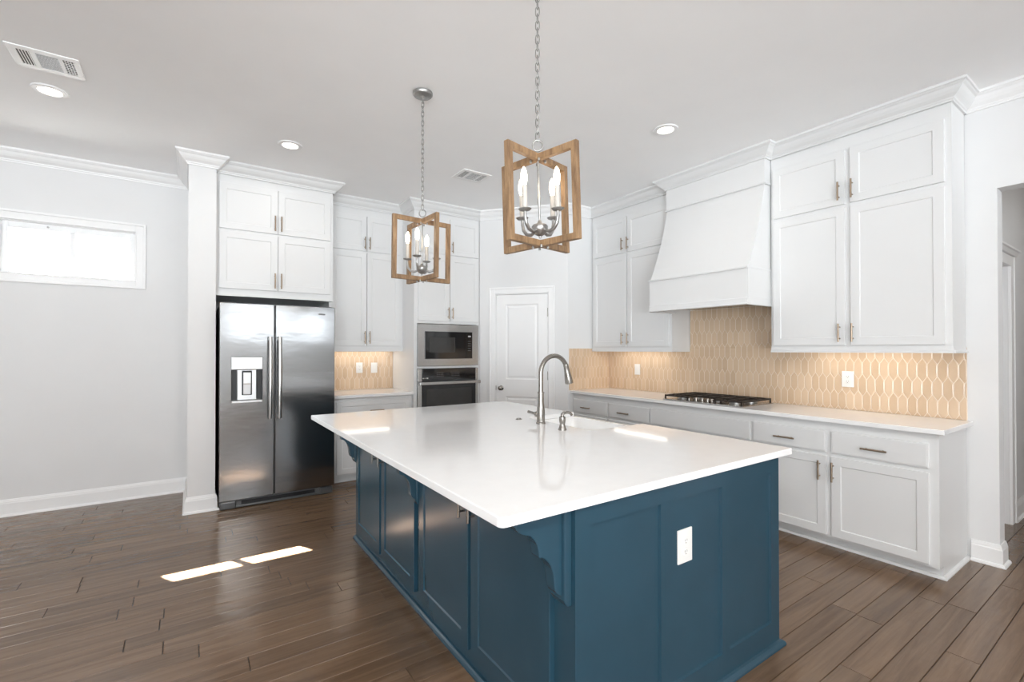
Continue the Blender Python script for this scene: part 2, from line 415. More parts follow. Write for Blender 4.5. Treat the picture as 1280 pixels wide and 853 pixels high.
# crowns, baseboards
def trim(name, mb, label): tag(obj(name, mb, 'trim'), label, 'trim', kind='structure')
trim('trim_1', MB().sweep([(-4.6,5.61),(-0.02,5.61),(-0.02,4.82),(0.18,4.82),(0.18,4.92)], CROWN), 'white crown moulding above the small window and around the stub wall')
trim('trim_2', MB().sweep([(A.x,A.y),(B.x,B.y),(3.965,4.11)], CROWN), 'white crown moulding above the pantry door')
trim('trim_3', MB().sweep([(4.27,0.873),(4.27,-5.0)], CROWN), 'white crown moulding above the opening to the hall')
trim('trim_4', MB().sweep([(4.27,-5.0),(-4.6,-5.0),(-4.6,5.61)], CROWN), 'white crown moulding on the walls behind the camera')
trim('baseboard_back', MB().sweep([(-4.6,5.61),(-0.02,5.61)], BASEP), 'white baseboard under the small window')
trim('baseboard_partition', MB().sweep([(-0.02,5.61),(-0.02,4.82),(0.18,4.82),(0.18,5.0)], BASEP), 'white baseboard around the foot of the stub wall')
trim('baseboard_right', MB().sweep([(4.27,0.853),(4.27,0.721),(4.40,0.721)], BASEP), 'white baseboard around the wall end beside the opening')
trim('baseboard_rear', MB().sweep([(4.27,-0.55),(4.27,-5.0),(-4.6,-5.0),(-4.6,5.61)], BASEP), 'white baseboard on the walls behind the camera')
trim('baseboard_hall', MB().sweep([(5.46,0.85),(7.5,0.85)], BASEP), 'white baseboard in the hall')
trim('baseboard_pantry', MB().sweep([(A.x,A.y),(A.x+tv.x*0.125,A.y+tv.y*0.125)], BASEP).sweep([(A.x+tv.x*0.93,A.y+tv.y*0.93),(B.x,B.y),(3.66,4.11)], BASEP), 'white baseboard beside the pantry door')

# pantry door
dr = MB()
st0, st1 = D0+0.118, D1-0.118
dr.box(D0, D1, -0.050, -0.028, 0.008, DT-0.003, DM)
dr.box(D0, st0, -0.028, -0.014, 0.008, DT-0.003, DM); dr.box(st1, D1, -0.028, -0.014, 0.008, DT-0.003, DM)
pan = [(0.20, 0.825), (1.03, 1.93)]
for c, d in ((0.008, 0.20), (0.825, 1.03), (1.93, DT-0.003)): dr.box(st0, st1, -0.028, -0.014, c, d, DM)
door1 = obj('door_1', dr, 'trim'); tag(door1, 'white two-panel pantry door with a round knob in the diagonal corner', 'door', kind='structure')
for c, d in pan:
    p = MB()
    def rc(i, dd): return [DM @ Vector(q) for q in ((st0+i, dd, c+i), (st1-i, dd, c+i), (st1-i, dd, d-i), (st0+i, dd, d-i))]
    p.rings([rc(0, -0.028), rc(0, -0.014), rc(0.012, -0.024), rc(0.022, -0.025), rc(0.040, -0.018), rc(0.041, -0.018)])
    obj('door_panel', p, 'trim', door1)
mb = MB()
for s0, s1 in ((D0-0.083, D0-0.010), (D1+0.010, D1+0.083)):
    mb.box(s0, s1, 0, 0.012, 0, DT+0.083, DM)
mb.box(D0-0.010, D1+0.010, 0, 0.012, DT+0.010, DT+0.083, DM)
mb.box(D0-0.083, D0-0.063, 0.012, 0.020, 0, DT+0.083, DM); mb.box(D1+0.063, D1+0.083, 0.012, 0.020, 0, DT+0.083, DM); mb.box(D0-0.063, D1+0.063, 0.012, 0.020, DT+0.063, DT+0.083, DM)
mb.box(D0-0.012, D0-0.003, -0.1, 0.0, 0, DT+0.006, DM); mb.box(D1+0.003, D1+0.012, -0.1, 0.0, 0, DT+0.006, DM); mb.box(D0-0.003, D1+0.003, -0.1, 0, DT, DT+0.012, DM)
obj('casing', mb, 'trim', door1, bevel=0.003)
kb = DM @ Vector((D0+0.063, -0.014, 0.925))
obj('knob', MB().lathe([(0.030,0),(0.030,0.005),(0.012,0.009),(0.011,0.028),(0.020,0.034),(0.027,0.046),(0.026,0.058),(0.016,0.066),(0.0,0.068)], kb, 20, (nv.x, nv.y, 0)), 'nickel', door1, smooth=50)
for z in (0.25, 1.08, 1.825):
    mb = MB(); p = DM @ Vector((D1+0.002, -0.008, z)); mb.lathe([(0.007,-0.05),(0.007,0.05)], p, 10); mb.box(D1-0.002, D1+0.010, -0.016, -0.010, z-0.045, z+0.045, DM)
    obj('hinge', mb, 'nickel', door1)
obj('strike_plate', MB().box(D0-0.004, D0-0.002, -0.02, -0.002, 0.90, 0.95, DM), 'nickel', door1)
# hall door
mb = MB().box(4.62, 5.36, 0.90, 0.935, 0.01, 2.05)
door2 = obj('door_2', mb, 'trim'); tag(door2, 'white hall door in the far right opening, mostly hidden', 'door', kind='structure')
mb = MB(); mb.box(5.36, 5.455, 0.83, 0.85, 0, 2.05); mb.box(4.525, 4.62, 0.83, 0.85, 0, 2.05); mb.box(4.525, 5.455, 0.83, 0.85, 2.05, 2.13)
mb.box(5.44, 5.455, 0.822, 0.83, 0, 2.13); mb.prism([(0.85,2.13),(0.815,2.13),(0.80,2.155),(0.79,2.16),(0.79,2.175),(0.85,2.175)], 'x', 4.50, 5.48)
obj('casing', mb, 'trim', door2, bevel=0.003)

# ------------------------------------------------------------------ refrigerator cabinet
FY = 4.90
c = thing('wall_cabinet', (0.18, 5.61, 1.87), 'white four-door cabinet above the stainless refrigerator', 'cabinet', None)
mb = MB(); mb.box(0.18, 1.18, FY+T, 5.605, 1.87, CZ)
obj('cabinet_body', mb, 'cab', c)
obj('crown_moulding', MB().sweep([(0.18,FY+0.012),(1.18,FY+0.012),(1.18,5.28)], CROWN), 'cab', c)
obj('light_rail', MB().box(0.182, 1.186, FY+0.008, FY+0.03, 1.87, 1.885), 'cab', c)
MX = 0.678
for (a0, a1, hx) in ((0.205, MX-0.002, MX-0.027), (MX+0.002, 1.153, MX+0.027)):
    front(c, 'door', 'y', FY, a0, a1, 2.475, 2.888, ('v', hx, 2.498, 2.640))
    front(c, 'door', 'y', FY, a0, a1, 1.937, 2.453, ('v', hx, 1.958, 2.100))
obj('side_panel', MB().box(1.160, 1.18, 4.99, 5.605, 0, 1.87), 'cab', c)

# left upper cabinet
LY = 5.26
c = thing('wall_cabinet', (1.182, 5.61, 1.365), 'white upper cabinet over the small counter beside the refrigerator', 'cabinet')
mb = MB(); mb.box(1.182, 2.058, LY+T, 5.598, 1.40, CZ); obj('cabinet_body', mb, 'cab', c)
obj('light_rail', MB().box(1.182, 2.058, LY+0.008, LY+0.03, 1.365, 1.415), 'cab', c, bevel=0.004)
obj('crown_moulding', MB().sweep([(1.182,LY+0.012),(2.058,LY+0.012)], CROWN), 'cab', c)
MX = 1.630
for (a0, a1, hx) in ((1.240, MX-0.003, MX-0.027), (MX+0.003, 2.020, MX+0.027)):
    front(c, 'door', 'y', LY, a0, a1, 2.490, 2.880, ('v', hx, 2.508, 2.645))
    front(c, 'door', 'y', LY, a0, a1, 1.428, 2.470, ('v', hx, 1.452, 1.592))

# oven tower
TY = 4.93
c = thing('oven_cabinet', (2.06, 5.61, 0), 'tall white oven cabinet holding the microwave and wall oven', 'cabinet')
mb = MB(); f0 = TY+T
mb.box(2.06, 2.096, f0, 5.605, 0.10, CZ); mb.box(2.878, 2.905, f0, 5.605, 0.10, CZ)
mb.box(2.096, 2.878, f0, 5.605, 1.685, CZ); mb.box(2.096, 2.878, f0, 5.605, 1.172, 1.196); mb.box(2.096, 2.878, f0, 5.605, 0.10, 0.44)
mb.box(2.096, 2.878, 5.56, 5.605, 0.44, 1.685); mb.box(2.06, 2.905, f0+0.07, 5.605, 0, 0.10)
obj('cabinet_body', mb, 'cab', c)
obj('crown_moulding', MB().sweep([(2.06,5.34),(2.06,TY+0.012),(2.905,TY+0.012)], CROWN), 'cab', c)
MX = 2.498
for (a0, a1, hx) in ((2.104, MX-0.003, MX-0.027), (MX+0.003, 2.886, MX+0.027)):
    front(c, 'door', 'y', TY, a0, a1, 2.492, 2.905, ('v', hx, 2.512, 2.642))
    front(c, 'door', 'y', TY, a0, a1, 1.716, 2.472, ('v', hx, 1.742, 1.875))
front(c, 'drawer', 'y', TY, 2.104, 2.886, 0.115, 0.425, ('h', 2.42, 2.57, 0.36), flat=True)

# microwave with trim kit
mw = thing('microwave', (2.49, 5.2, 1.196), 'built-in stainless framed microwave above the wall oven', 'microwave')
mb = MB(); mb.panel((2.097, TY+0.02, 1.197), (1,0,0), (0,-1,0), 0.780, 0.480, 0.024, 0.083, 0.010, 0.003)
obj('trim_frame', mb, 'steel', mw)
obj('glass_door', MB().box(2.183, 2.710, TY-0.006, TY+0.008, 1.284, 1.594), 'blackglass', mw, bevel=0.002)
cp = obj('control_panel', MB().box(2.713, 2.791, TY-0.006, TY+0.008, 1.284, 1.594), 'blackglass', mw, bevel=0.002)
obj('display', MB().box(2.735, 2.772, TY-0.0068, TY-0.005, 1.535, 1.552), 'grey_plastic', cp)
for i in range(5):
    for j in range(3): obj('button', MB().box(2.733+j*0.014, 2.743+j*0.014, TY-0.0068, TY-0.005, 1.37+i*0.028, 1.376+i*0.028), 'darkgrey', cp)
mb = MB(); mb.panel((2.235, TY-0.006, 1.35), (1,0,0), (0,-1,0), 0.33, 0.18, 0.0012, 0.004, 0.0008, 0.001); obj('window_border', mb, 'ovenwindow', mw)
obj('cavity_box', MB().box(2.16, 2.80, TY+0.03, 5.45, 1.21, 1.66), 'darkgrey', mw)

# wall oven
ov = thing('wall_oven', (2.49, 5.2, 0.44), 'built-in black glass and stainless wall oven below the microwave', 'oven')
obj('oven_body', MB().box(2.11, 2.865, TY+0.03, 5.5, 0.45, 1.165), 'darkgrey', ov)
obj('side_trim', MB().box(2.099, 2.150, TY+0.002, TY+0.03, 0.445, 1.168), 'steel', ov, bevel=0.002)
obj('side_trim', MB().box(2.842, 2.876, TY+0.002, TY+0.03, 0.445, 1.168), 'steel', ov, bevel=0.002)
cp = obj('control_panel', MB().box(2.151, 2.841, TY-0.004, TY+0.03, 1.036, 1.168), 'blackglass', ov, bevel=0.002)
obj('display', MB().box(2.42, 2.50, TY-0.0046, TY-0.003, 1.092, 1.118), 'black', cp)
for x in [2.33+0.024*i for i in range(4)] + [2.52+0.022*i for i in range(5)]:
    for z in (1.078, 1.098, 1.118): obj('button', MB().box(x, x+0.010, TY-0.0046, TY-0.003, z, z+0.006), 'darkgrey', cp)
obj('logo', MB().box(2.156, 2.170, TY-0.0048, TY-0.003, 1.056, 1.066).box(2.171, 2.205, TY-0.0048, TY-0.003, 1.060, 1.063).box(2.206, 2.222, TY-0.0048, TY-0.003, 1.056, 1.066), 'plate', cp)
od = obj('oven_door', MB().box(2.151, 2.841, TY-0.004, TY+0.03, 0.46, 1.028), 'blackglass', ov, bevel=0.002)
mb = MB(); mb.panel((2.20, TY-0.004, 0.52), (1,0,0), (0,-1,0), 0.59, 0.42, 0.0012, 0.005, 0.0008, 0.001); obj('window_border', mb, 'ovenwindow', od)
mb = MB(); mb.box(2.105, 2.885, TY-0.055, TY-0.033, 0.985, 1.022); mb.box(2.115, 2.14, TY-0.035, TY+0.004, 0.99, 1.015); mb.box(2.85, 2.872, TY-0.035, TY+0.004, 0.99, 1.015)
obj('handle', mb, 'steel', od, bevel=0.006)

# left base cabinet, counter
BY = 4.985
c = thing('base_cabinet', (1.182, 5.61, 0), 'white base cabinet between the refrigerator and oven cabinet', 'cabinet')
mb = MB(); mb.box(1.182, 2.058, BY+T, 5.605, 0.075, 0.883); mb.box(1.182, 2.058, BY+0.08, 5.605, 0, 0.075); obj('cabinet_body', mb, 'cab', c)
front(c, 'drawer', 'y', BY, 1.238, 2.020, 0.685, 0.842, ('h', 1.575, 1.725, 0.740), st=0.045)
front(c, 'door', 'y', BY, 1.238, 1.626, 0.095, 0.665, ('v', 1.598, 0.50, 0.63)); front(c, 'door', 'y', BY, 1.632, 2.020, 0.095, 0.665, ('v', 1.66, 0.50, 0.63))
ct = obj('countertop', MB().box(1.182, 2.058, 4.955, 5.60, 0.884, 0.914), 'quartz', bevel=0.003)
tag(ct, 'short white quartz countertop between refrigerator and oven cabinet', 'countertop')

# ------------------------------------------------------------------ right run: uppers, hood, bases
RX = 3.955
c = thing('wall_cabinet', (4.27, 0.873, 1.365), 'white upper cabinet right of the range hood, nearest the hall opening', 'cabinet')
mb = MB(); mb.box(RX+T, 4.258, 0.873, 1.995, 1.40, CZ); obj('cabinet_body', mb, 'cab', c)
mb = MB().sweep([(RX+T,1.995),(RX+T,0.873),(4.258,0.873)], [(-0.01,1.364),(0.016,1.364),(0.016,1.374),(0.006,1.384),(0.004,1.405),(-0.01,1.405)]); obj('light_rail', mb, 'cab', c)
obj('crown_moulding', MB().sweep([(RX+0.012,1.995),(RX+0.012,0.873),(4.27,0.873)], CROWN), 'cab', c)
for (a0, a1, hy) in ((0.905, 1.424, 1.407), (1.458, 1.973, 1.492)):
    front(c, 'door', 'x', RX, a0, a1, 2.459, 2.862, ('v', hy, 2.487, 2.622))
    front(c, 'door', 'x', RX, a0, a1, 1.419, 2.432, ('v', hy, 1.443, 1.577))
c = thing('wall_cabinet', (4.27, 2.968, 1.365), 'white upper cabinet left of the range hood, beside the pantry wall', 'cabinet')
mb = MB(); mb.box(RX+T, 4.258, 2.970, 4.098, 1.40, CZ); obj('cabinet_body', mb, 'cab', c)
mb = MB().sweep([(RX+T,4.098),(RX+T,2.970),(4.258,2.970)], [(-0.01,1.364),(0.008,1.364),(0.008,1.374),(0.004,1.405),(-0.01,1.405)]); obj('light_rail', mb, 'cab', c)
obj('crown_moulding', MB().sweep([(RX+0.012,4.108),(RX+0.012,2.970)], CROWN), 'cab', c)
for (a0, a1, hy) in ((3.000, 3.538, 3.522), (3.556, 4.062, 3.600)):
    front(c, 'door', 'x', RX, a0, a1, 2.464, 2.862, ('v', hy, 2.487, 2.622))
    front(c, 'door', 'x', RX, a0, a1, 1.419, 2.440, ('v', hy, 1.443, 1.572))

# range hood
hd = thing('range_hood', (4.27, 2.48, 1.745), 'white wooden range hood with a curved front above the cooktop', 'hood')
H0, H1 = 2.000, 2.964
prof = [(4.258,2.05),(3.640,2.05),(3.690,2.155),(3.738,2.270),(3.782,2.380),(3.820,2.490),(3.852,2.600),(3.876,2.690),(3.890,2.760),(4.258,2.760)]
obj('hood_body', MB().prism(prof, 'y', H0+0.004, H1-0.004), 'cab', hd)
obj('apron', MB().box(3.628, 4.258, H0, H1, 1.80, 2.036), 'cab', hd)
mb = MB(); mb.box(3.612, 4.258, H0-0.002, H1+0.002, 2.034, 2.052); mb.box(3.618, 3.66, H0, H1, 1.745, 1.80); mb.box(3.66, 4.0, H0, H0+0.03, 1.745, 1.80); mb.box(3.66, 4.0, H1-0.03, H1, 1.745, 1.80)
mb.box(3.612, 3.628, H0, H1, 1.745, 1.758)
obj('ledge', mb, 'cab', hd, bevel=0.003)
obj('frieze', MB().box(3.882, 4.258, H0, H1, 2.760, CZ), 'cab', hd)
obj('bead', MB().sweep([(3.955,H0),(3.882,H0),(3.882,H1),(3.955,H1)][::-1], [(0,2.748),(0.010,2.750),(0.014,2.758),(0.010,2.766),(0,2.768)]), 'cab', hd)
obj('crown_moulding', MB().sweep([(RX+0.012,H1),(3.882,H1),(3.882,H0),(RX+0.012,H0)], CROWN), 'cab', hd)
fl_ = obj('filter', MB().box(3.72, 4.24, H0+0.08, H1-0.08, 1.785, 1.80), 'steel', hd)

# base cabinets
BX = 3.66
def base(y0, y1, label, name='base_cabinet'):
    c = thing(name, (4.27, y0, 0), label, 'cabinet')
    mb = MB(); mb.box(BX+T, 4.255, y0, y1, 0.078, 0.883); mb.box(BX+0.095, 4.255, y0, y1, 0, 0.078); obj('cabinet_body', mb, 'cab', c)
    return c
c = base(0.873, 1.997, 'white base cabinet right of the cooktop, at the open end of the run')
for (a0, a1, hy, h0, h1) in ((0.918, 1.438, 1.424, 1.116, 1.257), (1.470, 1.985, 1.509, 1.669, 1.813)):
    front(c, 'drawer', 'x', BX, a0, a1, 0.672, 0.822, ('h', h0, h1, 0.737), flat=True)
    front(c, 'door', 'x', BX, a0, a1, 0.096, 0.645, ('v', hy, 0.476, 0.610))
obj('shoe_moulding', MB().sweep([(BX+0.095,1.997),(BX+0.095,0.873),(4.265,0.873)], SHOE), 'cab', c)
c = base(1.998, 2.996, 'white base cabinet with a wide blank panel below the cooktop')
front(c, 'false_front', 'x', BX, 2.008, 2.988, 0.672, 0.818, None, flat=True)
front(c, 'door', 'x', BX, 2.008, 2.494, 0.096, 0.645, ('v', 2.470, 0.476, 0.610)); front(c, 'door', 'x', BX, 2.502, 2.988, 0.096, 0.645, ('v', 2.526, 0.476, 0.610))
obj('shoe_moulding', MB().sweep([(BX+0.095,2.996),(BX+0.095,1.998)], SHOE), 'cab', c)
c = base(2.997, 4.108, 'white base cabinet left of the cooktop, ending at the pantry wall')
for (a0, a1, hy, h0, h1) in ((3.005, 3.536, 3.515, 3.239, 3.387), (3.553, 4.09, 3.575, 3.795, 3.936)):
    front(c, 'drawer', 'x', BX, a0, a1, 0.672, 0.818, ('h', h0, h1, 0.735), flat=True)
    front(c, 'door', 'x', BX, a0, a1, 0.096, 0.645, ('v', hy, 0.476, 0.610))
obj('shoe_moulding', MB().sweep([(BX+0.095,4.108),(BX+0.095,2.997)], SHOE), 'cab', c)
ct = obj('countertop', MB().box(3.632, 4.262, 0.838, 4.108, 0.884, 0.914), 'quartz', bevel=0.003)
tag(ct, 'long white quartz countertop along the cooktop wall', 'countertop')

# ------------------------------------------------------------------ backsplashes (picket tile)
def clip(poly, a0, a1, z0, z1):
    def half(pl, f, inter):
        out = []
        for i in range(len(pl)):
            p, q = pl[i], pl[(i+1) % len(pl)]
            fp, fq = f(p), f(q)
            if fp >= 0: out.append(p)
            if (fp >= 0) != (fq >= 0):
                k = fp/(fp-fq); out.append((p[0]+(q[0]-p[0])*k, p[1]+(q[1]-p[1])*k))
        return out
    for f in (lambda p: p[0]-a0, lambda p: a1-p[0], lambda p: p[1]-z0, lambda p: z1-p[1]):
        poly = half(poly, f, None)
        if len(poly) < 3: return None
    return poly
def tiles(mb, to3, a0, a1, z0, ztop, ph=0.0, W=0.055, PITCH_=0.127, TIP=0.042, apex=1.072, lim=None):
    g = 0.0023; n = int((a1-a0)/W)+3
    for k in range(-3, 8):
        za = apex + PITCH_*k                     # top apex of this row
        for i in range(-1, n):
            ac = a0 + ph + (i + (0.5 if k % 2 else 0))*W
            zt = ztop(ac); L = PITCH_+TIP
            hw = W/2 - g
            pl = [(ac, za-g), (ac+hw, za-TIP), (ac+hw, za-PITCH_), (ac, za-L+g), (ac-hw, za-PITCH_), (ac-hw, za-TIP)]
            pl = clip(pl, (lim[0] if lim else a0)+0.001, (lim[1] if lim else a1)-0.001, (lim[2] if lim else z0)+0.001, zt)
            if not pl: continue
            cx = sum(p[0] for p in pl)/len(pl); cz = sum(p[1] for p in pl)/len(pl)
            if max(p[0] for p in pl)-min(p[0] for p in pl) < 0.004 or max(p[1] for p in pl)-min(p[1] for p in pl) < 0.004: continue
            def ins(e):
                out = []
                for p in pl:
                    dx, dz = p[0]-cx, p[1]-cz
                    out.append((p[0]-math.copysign(min(e, abs(dx)*0.5), dx), p[1]-math.copysign(min(e*1.6, abs(dz)*0.5), dz)))
                return out
            mb.rings([[to3(p, 0.0006) for p in pl], [to3(p, 0.0012) for p in pl], [to3(p, 0.0026) for p in ins(0.004)]])
def splash(label, base_mb, to3, *a, **k):
    r = obj('backsplash', base_mb, 'grout'); tag(r, label, 'backsplash')
    mb = MB(); up = k.pop('above', None); tiles(mb, to3, *a, **k)
    if up: tiles(mb, to3, *a[:3], lambda q: up[3], lim=up[:3], **k)
    obj('tiles', mb, 'tile', r)
    return r
base_mb = MB(); base_mb.box(4.266, 4.2695, 0.868, 4.108, 0.914, 1.40).box(4.266, 4.2695, 2.0, 2.966, 1.40, 1.79)
splash('beige picket tile backsplash behind the cooktop and under the hood', base_mb, lambda p, d: (4.267-d, p[0], p[1]), 0.868, 4.1065, 0.914, lambda a: 1.3985, ph=0.012, above=(2.0, 2.966, 1.3975, 1.785))
splash('narrow beige tile backsplash on the short return beside the pantry door', MB().box(3.612, 4.2645, 4.1065, 4.1095, 0.914, 1.40), lambda p, d: (p[0], 4.1075-d, p[1]), 3.612, 4.2645, 0.914, lambda a: 1.398)
splash('beige tile backsplash above the short counter beside the refrigerator', MB().box(1.182, 2.058, 5.6065, 5.6095, 0.914, 1.40), lambda p, d: (p[0], 5.6075-d, p[1]), 1.182, 2.058, 0.914, lambda a: 1.398)
# under-cabinet lights
g = 'under-cabinet light bars'
for nm, bx, lb in (('a', (4.08, 4.18, 1.06, 1.80), 'warm light bar under the upper cabinet right of the hood'), ('b', (4.08, 4.18, 3.16, 3.90), 'warm light bar under the upper cabinet left of the hood'), ('c', (1.24, 1.98, 5.45, 5.55), 'warm light bar under the upper cabinet beside the refrigerator')):
    r = obj('light_bar', MB().box(bx[0], bx[1], bx[2], bx[3], 1.390, 1.3995), 'vinyl'); tag(r, lb, 'light', g)
    q = 0.006; obj('diffuser', MB().box(bx[0]+q, bx[1]-q, bx[2]+q, bx[3]-q, 1.3885, 1.390), 'led', r)

# ------------------------------------------------------------------ cooktop
ck = thing('gas_cooktop', (3.94, 2.48, 0.914), 'stainless gas cooktop with black cast iron grates under the hood', 'cooktop')
X0, X1, Y0, Y1 = 3.70, 4.19, 2.09, 2.87
obj('cooktop_base', MB().box(X0, X1, Y0, Y1, 0.9142, 0.923), 'steel', ck, bevel=0.003)
for (g0, g1) in ((Y0+0.012, Y0+0.262), (Y0+0.266, Y1-0.266), (Y1-0.262, Y1-0.012)):
    mb = MB(); r = 0.006; zt = 0.962; gx0, gx1 = X0+0.012, X1-0.012
    if g0 > Y0+0.2 and g1 < Y1-0.2: gx0 = X0+0.13
    mb.box(gx0, gx0+2*r, g0, g1, zt-0.014, zt); mb.box(gx1-2*r, gx1, g0, g1, zt-0.014, zt); mb.box(gx0, gx1, g0, g0+2*r, zt-0.014, zt); mb.box(gx0, gx1, g1-2*r, g1, zt-0.014, zt)
    ym = (g0+g1)/2; mb.box(gx0, gx1, ym-r, ym+r, zt-0.012, zt+0.002)
    for xx in (gx0+(gx1-gx0)*0.28, gx0+(gx1-gx0)*0.72): mb.box(xx-r, xx+r, g0, g1, zt-0.012, zt+0.002)
    xm = (gx0+gx1)/2; mb.box(xm-r, xm+r, g0, g1, zt-0.012, zt)
    for xx in (gx0, gx1-2*r):
        for yy in (g0, g1-2*r): mb.box(xx, xx+2*r, yy, yy+2*r, 0.923, zt-0.01)
    obj('grate', mb, 'iron', ck, bevel=0.002)
for (bx_, by_, br) in ((3.83, 2.225, 0.04), (4.06, 2.225, 0.048), (3.98, 2.48, 0.055), (3.83, 2.735, 0.045), (4.06, 2.735, 0.04)):
    b_ = obj('burner', MB().lathe([(br*1.25,0),(br*1.25,0.006),(br,0.008),(br,0.018),(br*0.9,0.020)], (bx_, by_, 0.923), 24), 'ant_nickel', ck, smooth=40)
    obj('burner_cap', MB().lathe([(br*0.92,0),(br*0.92,0.006),(br*0.7,0.009),(0.0,0.010)], (bx_, by_, 0.943), 24), 'iron', b_, smooth=40)
for i, yy in enumerate((2.395, 2.438, 2.490, 2.552, 2.628)):
    obj('knob', MB().lathe([(0.020,0),(0.020,0.004),(0.0155,0.006),(0.0140,0.029),(0.012,0.033),(0.0,0.034)], (3.755, yy, 0.923), 18), 'nickel', ck, smooth=40)

# ------------------------------------------------------------------ island
IX0, IX1, IY0, IY1 = 1.01, 2.29, 1.12, 3.505
isl = thing('kitchen_island', (1.65, 2.31, 0), 'dark blue panelled kitchen island base under the white top', 'island')
mb = MB(); t_ = 0.02
mb.box(IX0, IX0+t_, IY0+t_, IY1, 0, 0.883); mb.box(IX1-t_, IX1, IY0+t_, 1.975, 0, 0.883); mb.box(IX1-t_, IX1, 2.685, IY1, 0, 0.883); mb.box(IX1-t_, IX1, 1.975, 2.685, 0, 0.64)
mb.box(IX0+t_, IX1-t_, IY1-t_, IY1, 0, 0.883); mb.box(IX0+t_, IX1-t_, IY0+t_, IY1-t_, 0.08, 0.10)
obj('cabinet_body', mb, 'blue', isl)
# end face: three recessed panels in one framed board
mb = MB(); yf = IY0; yb = IY0+t_
zs = [0, 0.123, 0.816, 0.883]; xs = [(IX0, 1.082), (1.432, 1.484), (1.825, 1.875), (2.220, IX1)]
for p, q in xs: mb.box(p, q, yf, yb, 0, 0.883)
for (p, q) in ((1.082, 1.432), (1.484, 1.825), (1.875, 2.220)):
    mb.box(p, q, yf, yb, 0, 0.123); mb.box(p, q, yf, yb, 0.816, 0.883)
    mb.rings([[(p,yb,0.123),(q,yb,0.123),(q,yb,0.816),(p,yb,0.816)], [(p,yf,0.123),(q,yf,0.123),(q,yf,0.816),(p,yf,0.816)], [(p+.003,yf+.010,0.126),(q-.003,yf+.010,0.126),(q-.003,yf+.010,0.813),(p+.003,yf+.010,0.813)]])
obj('end_panel', mb, 'blue', isl)
IPL = IX0 - T
for (a0, a1, hy) in ((1.225, 1.760, 1.728), (1.785, 2.312, 1.812), (2.372, 2.900, 2.870), (2.930, 3.440, 2.985)):
    mbh = front(isl, 'door', 'x', IPL, a0, a1, 0.090, 0.845, None, 'blue', st=0.06)
    h = MB()
    h.tube([(IPL-0.03, hy, 0.66), (IPL-0.03, hy, 0.795)], 0.0062, 10)
    for z in (0.685, 0.77): h.tube([(IPL+0.001, hy, z), (IPL-0.03, hy, z)], 0.005, 8)
    obj('handle', h, 'nickel', mbh, smooth=40)
# doors towards the range
for (a0, a1, z1) in ((1.20, 1.58, 0.845), (1.59, 1.97, 0.845), (2.0, 2.33, 0.62), (2.34, 2.66, 0.62), (2.70, 3.09, 0.845), (3.10, 3.46, 0.845)):
    mb = MB(); mb.panel((IX1, a1, 0.09), (0,-1,0), (1,0,0), a1-a0, z1-0.09, T, 0.06)
    d = obj('door', mb, 'blue', isl)
    hy = (a0+a1)/2
    h = MB(); h.tube([(IX1+T+0.03, hy-0.07, z1-0.04), (IX1+T+0.03, hy+0.07, z1-0.04)], 0.0062, 10)
    for yy in (hy-0.045, hy+0.045): h.tube([(IX1+T-0.001, yy, z1-0.04), (IX1+T+0.03, yy, z1-0.04)], 0.005, 8)
    obj('handle', h, 'nickel', d, smooth=40)
BSH = [(0,0),(0.022,0),(0.022,0.010),(0.018,0.018),(0.010,0.024),(0.0,0.026)]
mbs = MB()
# travel so that the outside lies on the right-hand side: (x0,y1)->(x0,y0) has -X on its right
mbs.sweep([(IX0, IY1), (IX0, IY0), (IX1, IY0), (IX1, IY1), (IX0, IY1)], BSH)
obj('shoe_moulding', mbs, 'blue', isl)
# corbels under the overhang
def bez(p0, p1, p2, p3, n=10):
    return [tuple((1-t)**3*a + 3*(1-t)**2*t*b + 3*(1-t)*t*t*c_ + t**3*d_ for a, b, c_, d_ in zip(p0, p1, p2, p3)) for t in [i/n for i in range(n+1)]]
def corbel(yc, y_w=0.045, bp_w=0.075):
    cprof = [(0.985, 0.882), (0.800, 0.882), (0.800, 0.856)]
    cprof += bez((0.800,0.856), (0.815,0.820), (0.845,0.828), (0.862,0.812))[1:]
    cprof += bez((0.862,0.812), (0.885,0.795), (0.888,0.760), (0.890,0.742))[1:]
    cprof += [(0.898,0.742)]
    cprof += bez((0.898,0.742), (0.935,0.725), (0.945,0.690), (0.948,0.660))[1:]
    cprof += bez((0.948,0.660), (0.950,0.630), (0.952,0.610), (0.985,0.596))[1:]
    r = obj('corbel', MB().prism(cprof, 'y', yc-y_w/2, yc+y_w/2), 'blue', isl, bevel=0.004)
    obj('back_plate', MB().prism([(1.0098,0.882),(0.978,0.882),(0.978,0.590),(0.990,0.568),(1.0098,0.566)], 'y', yc-bp_w/2, yc+bp_w/2), 'blue', r, bevel=0.004)
corbel(1.172); corbel(2.342, 0.045, 0.055); corbel(3.475)
# countertop with the sink cut-out open to the range side
TX0, TX1, TYn, TYf = 0.717, 2.383, 1.124-0.022, 3.607
SY0, SY1, SX0 = 2.005, 2.655, 1.935
mb = MB(); R_ = 0.02; rr = 0.055
def arc(cx, cy, r, a0, a1, n=6): return [(cx+r*math.cos(math.radians(a0+(a1-a0)*i/n)), cy+r*math.sin(math.radians(a0+(a1-a0)*i/n))) for i in range(n+1)]
out = arc(TX0+R_, TYn+R_, R_, 180, 270) + [(TX1, TYn), (TX1, SY0)] + arc(SX0+rr, SY0+rr, rr, 270, 180) + arc(SX0+rr, SY1-rr, rr, 180, 90) + [(TX1, SY1), (TX1, TYf), (TX0, TYf)]
mb.prism(out, 'z', 0.884, 0.914)
it = obj('countertop', mb, 'quartz', bevel=0.003)
tag(it, 'large white quartz island countertop with a sink cut-out', 'countertop')
